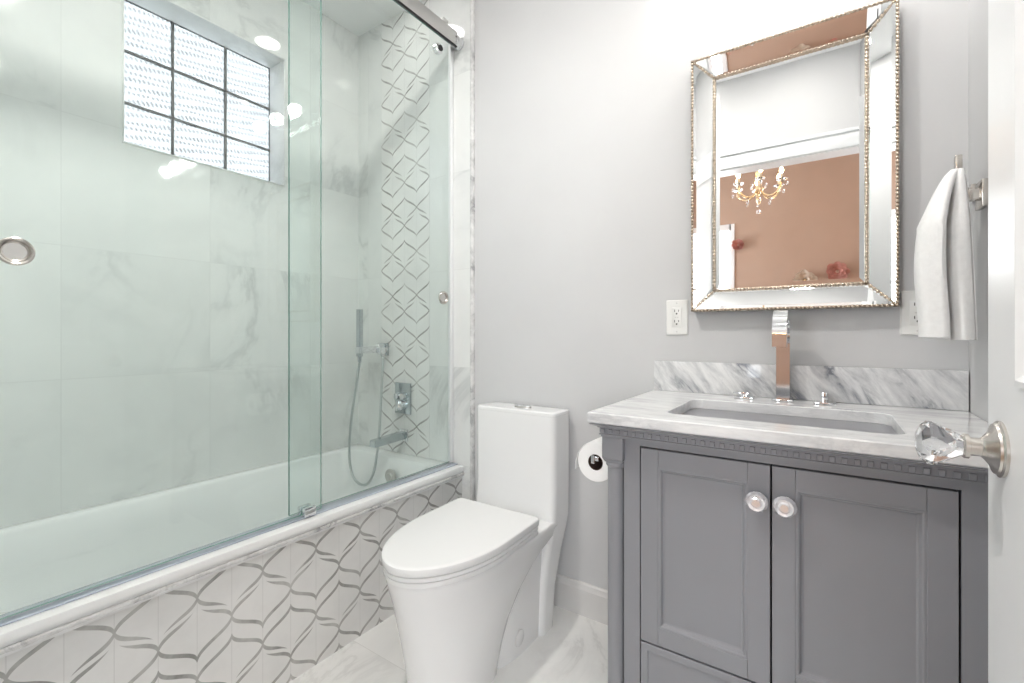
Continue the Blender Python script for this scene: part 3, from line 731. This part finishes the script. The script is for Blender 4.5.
# ------------------------------------------------------------------ mirror
mir = thing('wall_mirror', (-.10, D, 1.135), 'beaded champagne framed wall mirror hung above the sink', 'mirror')
mx0, mx1, mz0, mz1 = -.3585, .1605, 1.138, 1.949
YO, YI = 1.5665, 1.588   # outer lip / inner pane depth
fw = .066
bm = NBM(); box(bm, (mx0+.003, YI+.004, mz0+.003), (mx1-.003, D-.001, mz1-.003)); 
for (a0, a1, c0, c1) in ((mx0, mx0+.006, mz0, mz1), (mx1-.006, mx1, mz0, mz1), (mx0+.006, mx1-.006, mz0, mz0+.006), (mx0+.006, mx1-.006, mz1-.006, mz1)):
    box(bm, (a0, YO, c0), (a1, D-.001, c1))
obj('backing_frame', bm, 'bead_shade', mir)  # backing colour darkened to paint shade between the beads
ix0, ix1, iz0, iz1 = mx0+fw, mx1-fw, mz0+fw, mz1-fw
def quad_strip(p4, name='mirror_strip'):
    """bevelled mirror strip from four corners (outer a, outer b, inner b, inner a)"""
    bm = NBM(); P4 = [Vector(q) for q in p4]; c = sum(P4, Vector())/4
    inner = [q+(c-q).normalized()*0 for q in P4]
    n_ = (P4[1]-P4[0]).cross(P4[2]-P4[0]).normalized()
    if n_.y > 0: n_ = -n_
    ins = []
    ab = (P4[1]-P4[0]).normalized(); wdt = .009
    e_in = n_.cross(ab).normalized()
    if (c-P4[0]).dot(e_in) < 0: e_in = -e_in
    ins = [P4[0]+e_in*wdt+ab*wdt*1.6, P4[1]+e_in*wdt-ab*wdt*1.6, P4[2]-e_in*wdt-ab*wdt*.6, P4[3]-e_in*wdt+ab*wdt*.6]
    V = [bm.verts.new(q) for q in P4]; U = [bm.verts.new(q+n_*.0009) for q in ins]; B = [bm.verts.new(q-n_*.003) for q in P4]
    for i in range(4):
        bm.faces.new((V[i], V[(i+1) % 4], U[(i+1) % 4], U[i])); bm.faces.new((V[i], V[(i+1) % 4], B[(i+1) % 4], B[i]))
    bm.faces.new(U); bm.faces.new(B)
    obj(name, bm, 'mirror', mir, sharp=1)
o_ = [(mx0+.006, YO+.001, mz0+.006), (mx1-.006, YO+.001, mz0+.006), (mx1-.006, YO+.001, mz1-.006), (mx0+.006, YO+.001, mz1-.006)]
i_ = [(ix0, YI, iz0), (ix1, YI, iz0), (ix1, YI, iz1), (ix0, YI, iz1)]
for k in range(4): quad_strip([o_[k], o_[(k+1) % 4], i_[(k+1) % 4], i_[k]])
bm = NBM(); bw = .016; d = .0007
V = [bm.verts.new((x, YI+.0015, z)) for x, _, z in i_]
U = [bm.verts.new((x+sx*bw, YI+.0015-d, z+sz*bw)) for (x, _, z), (sx, sz) in zip(i_, ((1, 1), (-1, 1), (-1, -1), (1, -1)))]
B = [bm.verts.new((x, YI+.0035, z)) for x, _, z in i_]
for i in range(4): bm.faces.new((V[i], V[(i+1) % 4], U[(i+1) % 4], U[i])); bm.faces.new((V[i], V[(i+1) % 4], B[(i+1) % 4], B[i]))
bm.faces.new(U); bm.faces.new(B)
obj('mirror_pane', bm, 'mirror', mir, sharp=1)
def beads(bm, A, B, sp=.0104, r=.0047):
    A = Vector(A); B = Vector(B); n = max(2, int((B-A).length/sp))
    for k in range(n+1):
        bmesh.ops.create_icosphere(bm, subdivisions=1 if r < .003 else 2, radius=r, matrix=Matrix.Translation(A.lerp(B, k/n)))
bm = NBM()
oc = [(mx0+.003, YO-.001, mz0+.003), (mx1-.003, YO-.001, mz0+.003), (mx1-.003, YO-.001, mz1-.003), (mx0+.003, YO-.001, mz1-.003)]
for k in range(4): beads(bm, oc[k], oc[(k+1) % 4])
obj('outer_beading', bm, 'bead', mir, sharp=80)
bm = NBM(); ic = [(x, YI-.003, z) for x, _, z in i_]
for k in range(4): beads(bm, ic[k], ic[(k+1) % 4]); tube(bm, [Vector(ic[k])+Vector((0, .003, 0)), Vector(ic[(k+1) % 4])+Vector((0, .004, 0))], .0045, 8)
obj('inner_beading', bm, 'bead', mir, sharp=80)
for k in range(4):
    bm = NBM(); beads(bm, oc[k], ic[k], r=.0042); tube(bm, [Vector(oc[k])+Vector((0, .004, 0)), Vector(ic[k])+Vector((0, .005, 0))], .0045, 8)
    obj('mitre_beading', bm, 'bead', mir, sharp=80)

# ------------------------------------------------------------------ outlets
def outlet(x0, z0, label):
    W_, H_ = .0715, .118; t_ = thing('electrical_outlet', (x0+W_/2, D, z0), label, 'outlet', None)
    bm = NBM(); loft(bm, [[(x, y_, z) for x, z in rrect(x0+W_/2, z0+H_/2, W_/2-i, H_/2-i, .004, 3)] for y_, i in ((D-.0005, 0), (D-.003, 0), (D-.0065, .003))]); obj('cover_plate', bm, 'plate', t_)
    bm = NBM(); cx_, cz_ = x0+W_/2, z0+H_/2
    loft(bm, [[(x, y_, z) for x, z in rrect(cx_, cz_, .0165-i, .0335-i, .002, 3)] for y_, i in ((D-.006, 0), (D-.0085, .0), (D-.009, .0007))]); rc = obj('receptacle', bm, 'plate', t_)
    for s in (-1, 1):
        bm = NBM(); zc = cz_+s*.0175+.001
        box(bm, (cx_-.0075, D-.0094, zc), (cx_-.0055, D-.0088, zc+.008)); box(bm, (cx_+.0055, D-.0094, zc+.001), (cx_+.0075, D-.0088, zc+.007))
        lathe(bm, [(.0028, D-.0088), (.0028, D-.0094)], (cx_, 0, zc-.006), 'Y', 12); obj('socket_slots', bm, 'slot', rc)
    bm = NBM()
    box(bm, (cx_-.006, D-.0094, cz_-.0015), (cx_-.001, D-.0088, cz_+.0015)); box(bm, (cx_+.001, D-.0094, cz_-.0015), (cx_+.006, D-.0088, cz_+.0015))
    obj('test_buttons', bm, 'base_paint', rc)
    for s in (-1, 1): 
        bm = NBM(); lathe(bm, [(.0028, D-.006), (.0028, D-.0072)], (cx_, 0, cz_+s*.048), 'Y', 12); obj('cover_screw', bm, 'base_paint', t_)
outlet(-.4495, 1.062, 'white wall outlet left of the mirror, above the backsplash end')
outlet(.1665, 1.062, 'white wall outlet half hidden behind the hanging towel')

# ------------------------------------------------------------------ hooks and towel
h1 = thing('robe_hook', (XR, 1.462, 1.378), 'square nickel wall hook with bare stub beside the towel', 'hook')
bm = NBM(); box(bm, (XR-.011, 1.434, 1.350), (XR-.0002, 1.490, 1.410), .001); obj('mounting_plate', bm, 'bchrome', h1)
bm = NBM(); box(bm, (XR-.034, 1.440, 1.367), (XR-.011, 1.464, 1.391), .001); obj('stub', bm, 'bchrome', h1)
HX, HY = .249, 1.435
h2 = thing('robe_hook', (XR, 1.500, 1.43), 'nickel hook with upturned prong holding the white towel', 'hook')
bm = NBM(); box(bm, (XR-.009, 1.535, 1.390), (XR-.0002, 1.570, 1.425), .001); obj('mounting_plate', bm, 'bchrome', h2)
bm = NBM(); tube(bm, [(XR-.009, 1.552, 1.408), (.275, 1.520, 1.412), (.262, 1.470, 1.416), (.252, 1.448, 1.416)], .0055, 8); box(bm, (HX-.004, HY-.006, 1.412), (HX+.008, HY+.012, 1.470), .0015)
obj('prong', bm, 'bchrome', h2)

bm = NBM(); R = []
def towel_ring(z, t_, x0, x1, y0, y1, fold, n=72):
    """closed outline with two lobes split by a crease on the camera side"""
    pts = []; cx_, cy_ = (x0+x1)/2, (y0+y1)/2; hx_, hy_ = (x1-x0)/2, (y1-y0)/2
    for i in range(n):
        a = 2*PI*i/n; c, s = math.cos(a), math.sin(a)
        x = cx_+hx_*math.copysign(abs(c)**.7, c); y = cy_+hy_*math.copysign(abs(s)**.8, s)
        if s < 0:
            u = (x-cx_)/hx_
            y += fold*math.exp(-((u-.18)/.16)**2)*hy_*1.3 + fold*.10*hy_*math.sin(u*5+z*9)
            if u > .18: y += fold*hy_*.55
        else: y += .12*hy_*math.sin(x*160+z*9)
        pts.append((x, y, z))
    return pts
ZT, ZB = 1.437, 1.058
for k in range(34):
    t_ = k/33; z = ZT+(ZB-ZT)*t_
    s = min(1, t_/.34); e = s**.75
    x0 = .236-(.236-.176)*e; x1 = .258+(.277-.258)*t_**.7
    y0 = 1.420-(1.420-1.368)*e; y1 = 1.434+(1.452-1.434)*e
    if t_ > .34: x0 += .004*math.sin(t_*8)
    R.append(towel_ring(z, t_, x0, x1, y0, y1, .15+.75*min(1, t_/.15)*(1-.1*t_)))
loft(bm, R)
for v in bm.verts:      # lobes end at slightly different heights
    if v.co.z < ZB+.02 and v.co.x > .236: v.co.z -= .006
tw = tag(obj('hand_towel', bm, 'towel', sharp=70), 'white terry hand towel hanging in folds from the wall hook', 'towel')

# ------------------------------------------------------------------ toilet paper on the vanity side
PX_, PZ_ = -.500, .727
tp = thing('toilet_roll', (PX_, 1.1800, PZ_-.055), 'white toilet paper roll on the left side of the grey vanity', 'toilet paper')
bm = NBM(); R = []; n = 48
for r, y in ((.021, 1.2320), (.0500, 1.2320), (.0515, 1.2300), (.0515, 1.1320), (.0500, 1.1300), (.021, 1.1300)):
    R.append([(PX_+r*math.cos(2*PI*i/n), y, PZ_+r*math.sin(2*PI*i/n)) for i in range(n)])
loft(bm, R+[R[0]], False, False); bmesh.ops.remove_doubles(bm, verts=bm.verts[:], dist=1e-5)
R2 = []
for a, dr in ((70, 0), (100, .0008), (130, .0012), (160, .0016), (178, .003), (186, .006)):
    a = math.radians(a); R2.append([(PX_+(.0520+dr+q)*math.cos(a), y, PZ_+(.0520+dr+q)*math.sin(a)) for y, q in ((1.1310, 0), (1.2310, 0), (1.2310, .001), (1.1310, .001))])
R2.append([(x-.0005, y, z-.020) for x, y, z in R2[-1]])
loft(bm, R2); obj('paper', bm, 'paper', tp, sharp=40)
bm = NBM(); R = []
for r, y in ((.0195, 1.2315), (.0208, 1.2315), (.0208, 1.1305), (.0195, 1.1305)): R.append([(PX_+r*math.cos(2*PI*i/n), y, PZ_+r*math.sin(2*PI*i/n)) for i in range(n)])
loft(bm, R+[R[0]], False, False); obj('cardboard_core', bm, 'kraft', tp, sharp=60)
th_ = thing('toilet_roll_holder', (PX_, 1.2550, PZ_), 'chrome toilet roll holder on the vanity side, its arm inside the roll', 'holder')
bm = NBM(); box(bm, (VX0-.002, 1.2380, PZ_-.022), (VX0+.0115, 1.2820, PZ_+.022), .001); box(bm, (PX_-.006, 1.2540, PZ_-.008), (VX0, 1.2660, PZ_+.008), .001)
obj('mounting_arm', bm, 'chrome', th_)
bm = NBM(); box(bm, (PX_-.006, 1.1360, PZ_+.002), (PX_+.006, 1.2600, PZ_+.014), .001); box(bm, (PX_-.012, 1.1280, PZ_-.004), (PX_-.002, 1.1380, PZ_+.018), .001); obj('roll_bar', bm, 'chrome', th_)

# ------------------------------------------------------------------ ceiling downlights, two of them added
vlt = thing('vanity_light', (-.10, D, 2.30), 'chrome vanity light with three crystal hung bulbs above the mirror', 'wall light')
bm = NBM(); box(bm, (-.36, D-.022, 2.27), (.16, D-.0005, 2.39), .004); obj('backplate', bm, 'chrome', vlt)
for x in (-.29, -.10, .09):
    bm = NBM(); tube(bm, [(x, D-.02, 2.36), (x, 1.54, 2.385), (x, 1.50, 2.385), (x, 1.475, 2.375)], .006, 10); a_ = obj('lamp_arm', bm, 'chrome', vlt)
    bm = NBM(); lathe(bm, [(.010, 2.378), (.022, 2.372), (.022, 2.362), (.012, 2.356)], (x, 1.475, 0), 'Z', 20); obj('lamp_socket', bm, 'chrome', a_)
    bm = NBM(); lathe(bm, [(.008, 2.357), (.016, 2.345), (.019, 2.328), (.014, 2.312), (.004, 2.305)], (x, 1.475, 0), 'Z', 20); obj('light_bulb', bm, 'lens', a_)
    for k in range(8):
        a = 2*PI*k/8; bm = NBM(); q = (x+.047*math.cos(a), 1.475+.047*math.sin(a), 2.31)
        bmesh.ops.create_icosphere(bm, subdivisions=1, radius=.0105, matrix=Matrix.Translation(q) @ Matrix.Diagonal((1, 1, 1.9, 1)))
        tube(bm, [(q[0], q[1], 2.325), (x+.02*math.cos(a), 1.475+.02*math.sin(a), 2.366)], .001, 5)
        obj('crystal_drop', bm, 'crystal', a_, sharp=1)
for i, (x, y) in enumerate(DOWN):
    t_ = thing('recessed_downlight', (x, y, ZC), ['added recessed ceiling downlight over the toilet, out of view', 'round recessed ceiling downlight over the bathtub', 'added recessed ceiling downlight brightening the wall around the doorway'][i], 'ceiling light')
    bm = NBM(); lathe(bm, [(.066, ZC-.0005), (.080, ZC-.0005), (.080, ZC-.004), (.066, ZC-.006)], (x, y, 0), 'Z', 32, cap=False); obj('trim_ring', bm, 'white_paint', t_)
    bm = NBM(); lathe(bm, [(.064, ZC-.0005), (.064, ZC-.002)], (x, y, 0), 'Z', 32); obj('lens', bm, 'lens_dim' if i == 1 else 'lens', t_)

# ------------------------------------------------------------------ bedroom behind the camera (seen in the mirror)
BX0, BX1, BY, BZ = -2.6, 2.0, -2.6, 3.05
bm = NBM(); box(bm, (BX0, BY, -.1), (BX1, YB, 0)); struct('floor', bm, 'wood', 'wooden bedroom floor beyond the doorway')
bm = NBM(); box(bm, (BX0, BY, BZ), (BX1, YB, BZ+.1)); struct('ceiling', bm, 'ceil', 'white bedroom ceiling')
bm = NBM()
fx0, fx1, fz0, fz1 = -1.62, -.885, .85, 2.27
for a, c in (((BX0, 0), (fx0, BZ)), ((fx1, 0), (.50, BZ)), ((1.80, 0), (BX1, BZ)), ((fx0, 0), (fx1, fz0)), ((fx0, fz1), (fx1, BZ)), ((.50, 0), (1.80, fz0)), ((.50, fz1), (1.80, BZ))):
    box(bm, (a[0], BY-.12, a[1]), (c[0], BY, c[1]))
struct('wall_far', bm, 'tan', 'tan bedroom wall seen in the mirror')
bm = NBM(); sy0, sy1 = -2.1, -.6
for a, c in (((BY, 0), (sy0, BZ)), ((sy1, 0), (YB, BZ)), ((sy0, 0), (sy1, fz0)), ((sy0, fz1), (sy1, BZ))):
    box(bm, (BX0-.12, a[0], a[1]), (BX0, c[0], c[1]))
struct('wall_bedroom_left', bm, 'tan', 'tan bedroom side wall')
bm = NBM(); box(bm, (BX1, BY, 0), (BX1+.12, YB, BZ)); struct('wall_bedroom_right', bm, 'tan', 'tan bedroom side wall, right')
bm = NBM(); box(bm, (XR+.12, YB-.001, 0), (BX1, YB+.1, BZ)); box(bm, (BX0, YB-.001, 0), (XL-.2, YB+.1, BZ)); box(bm, (XL-.2, YB-.001, ZC+.1), (XR+.12, YB+.1, BZ))
struct('wall_bedroom_door', bm, 'tan', 'tan bedroom wall around the doorway')
def sash(name, y, axis):
    bm = NBM(); f_ = .05
    lo, hi = (fx0, fx1) if name == 'window_2' else (.50, 1.80) if axis == 'x' else (sy0, sy1)
    def bx(u0, u1, z0, z1, d0, d1):
        if axis == 'x': box(bm, (u0, y-d1, z0), (u1, y-d0, z1), .003)
        else: box(bm, (y-d1, u0, z0), (y-d0, u1, z1), .003)
    for a, b2, z0, z1 in ((lo-.045, lo+.02, fz0-.05, fz1+.05), (hi-.02, hi+.035, fz0-.05, fz1+.05), (lo, hi, fz0-.05, fz0+.02), (lo, hi, fz1-.02, fz1+.05)): bx(a, b2, z0, z1, -.015, .02)
    bx(lo, hi, (fz0+fz1)/2+.02, (fz0+fz1)/2+.055, .03, .06); bx((lo+hi)/2-.015, (lo+hi)/2+.015, fz0, fz1, .03, .06)
    o = struct(name, bm, 'white_paint', 'white framed bedroom window (one shows in the mirror, two are added unseen)')
    bm = NBM()
    if axis == 'x': box(bm, (lo, y-.050, fz0), (hi, y-.044, fz1))
    else: box(bm, (y-.050, lo, fz0), (y-.044, hi, fz1))
    obj('window_glass', bm, 'winglass', o)
sash('window_2', BY, 'x'); sash('window_added_side', BX0, 'y'); sash('window_added_far', BY, 'x')  # side and second far window are unseen, added to let in daylight

# chandelier
cx_, cy_ = -.46, -1.20
DZ = .015
ch = thing('chandelier', (cx_, cy_, 2.06), 'crystal candle chandelier with lit bulbs reflected in the mirror', 'chandelier')
bm = NBM(); lathe(bm, [(.004, 2.14), (.012, 2.15), (.022, 2.175), (.012, 2.20), (.010, 2.225), (.030, 2.245), (.040, 2.26), (.028, 2.28), (.012, 2.30), (.016, 2.35), (.028, 2.40), (.014, 2.44), (.010, 2.50), (.006, 2.60), (.006, 3.03-DZ), (.05, 3.035-DZ), (.05, BZ-.001-DZ)], (cx_, cy_, DZ), 'Z', 20)
obj('stem', bm, 'gold', ch)
for k in range(6):
    a = 2*PI*k/6+.35; c, s = math.cos(a), math.sin(a)
    def Q(r, z): return (cx_+r*.98*c, cy_+r*.98*s, z+DZ)
    bm = NBM(); tube(bm, [Q(.02, 2.25), Q(.05, 2.215), Q(.085, 2.195), Q(.12, 2.195), Q(.155, 2.215), Q(.178, 2.245), Q(.185, 2.285)], .0075, 10)
    arm = obj('arm', bm, 'gold', ch)
    bm = NBM(); lathe(bm, [(.006, 0), (.020, .003), (.040, .015), (.043, .022), (.038, .017), (.010, .008)], Q(.185, 2.285), 'Z', 14); obj('bobeche', bm, 'crystal', arm, sharp=10)
    bm = NBM(); lathe(bm, [(.0095, .006), (.0095, .065)], Q(.185, 2.285), 'Z', 12); obj('candle_sleeve', bm, 'candle', arm)
    bm = NBM(); lathe(bm, [(.004, .065), (.014, .078), (.016, .092), (.008, .112), (.001, .120)], Q(.185, 2.285), 'Z', 12); obj('bulb', bm, 'bulb', arm)
    for rr_, z_ in ((.185, 2.262), (.10, 2.165), (.06, 2.30), (.228, 2.268)):
        bm = NBM(); bmesh.ops.create_icosphere(bm, subdivisions=1, radius=.012, matrix=Matrix.Translation(Q(rr_, z_-.01)) @ Matrix.Diagonal((1, 1, 1.5, 1))); obj('crystal_drop', bm, 'crystal', arm, sharp=1)
bm = NBM(); tube(bm, [(cx_, cy_, 2.14+DZ), (cx_, cy_, 2.09+DZ)], .0012, 6); bmesh.ops.create_icosphere(bm, subdivisions=2, radius=.018, matrix=Matrix.Translation((cx_, cy_, 2.078+DZ))); obj('crystal_ball', bm, 'crystal', ch, sharp=1)

# paper flowers
def flower(x, z, r, mat, label, seed):
    rng = random.Random(seed); t_ = thing('paper_flower', (x, BY, z), label, 'flower decoration', 'paper flowers on the tan wall')
    bm = NBM()
    for layer, (n_, rr_, off, lift) in enumerate(((8, r, 0, .015), (7, r*.74, .4, .03), (5, r*.48, .2, .045))):
        for i in range(n_):
            a = 2*PI*i/n_+off+rng.uniform(-.1, .1); L_ = rr_*rng.uniform(.92, 1.08); wd = rr_*.46
            def PT(u, v):   # u along petal 0..1, v -1..1
                w_ = wd*math.sin(PI*min(1, .12+u*.80))**.8
                d_ = lift*.3+lift*u+.03*u*u+.012*v*v
                return Vector((x+math.cos(a)*L_*u-math.sin(a)*w_*v, BY+d_, z+math.sin(a)*L_*u+math.cos(a)*w_*v))
            G = [[bm.verts.new(PT(u/5, v/2)) for v in range(-2, 3)] for u in range(6)]
            G2 = [[bm.verts.new(PT(u/5, v/2)+Vector((0, -.0015, 0))) for v in range(-2, 3)] for u in range(6)]
            for u in range(5):
                for v in range(4):
                    bm.faces.new((G[u][v], G[u+1][v], G[u+1][v+1], G[u][v+1])); bm.faces.new((G2[u][v], G2[u][v+1], G2[u+1][v+1], G2[u+1][v]))
    obj('petals', bm, mat, t_, sharp=60)
    bm = NBM(); bmesh.ops.create_icosphere(bm, subdivisions=2, radius=r*.16, matrix=Matrix.Translation((x, BY+.035, z))); obj('flower_center', bm, 'cream' if mat == 'pink' else 'gold', t_)
flower(.105, 1.70, .10, 'pink', 'large pink paper flower on the tan wall, reflected at lower right', 1)
flower(-.175, 1.63, .105, 'cream', 'cream paper flower on the tan wall left of the pink one', 2)
flower(.02, 1.52, .09, 'pink', 'lower pink paper flower on the tan wall', 3)
flower(-.81, 2.07, .065, 'pink', 'small pink paper flower beside the bedroom window', 4)
flower(-.20, 1.09, .11, 'cream', 'low cream paper flower on the tan wall, reflected in the top strip of the mirror', 6)
flower(.07, 1.06, .11, 'pink', 'low pink paper flower on the tan wall, reflected in the top strip of the mirror', 7)
flower(.36, 1.55, .09, 'pink', 'rightmost pink paper flower on the tan wall', 5)

for o in bpy.data.objects:
    if '_o' in o: del o['_o']
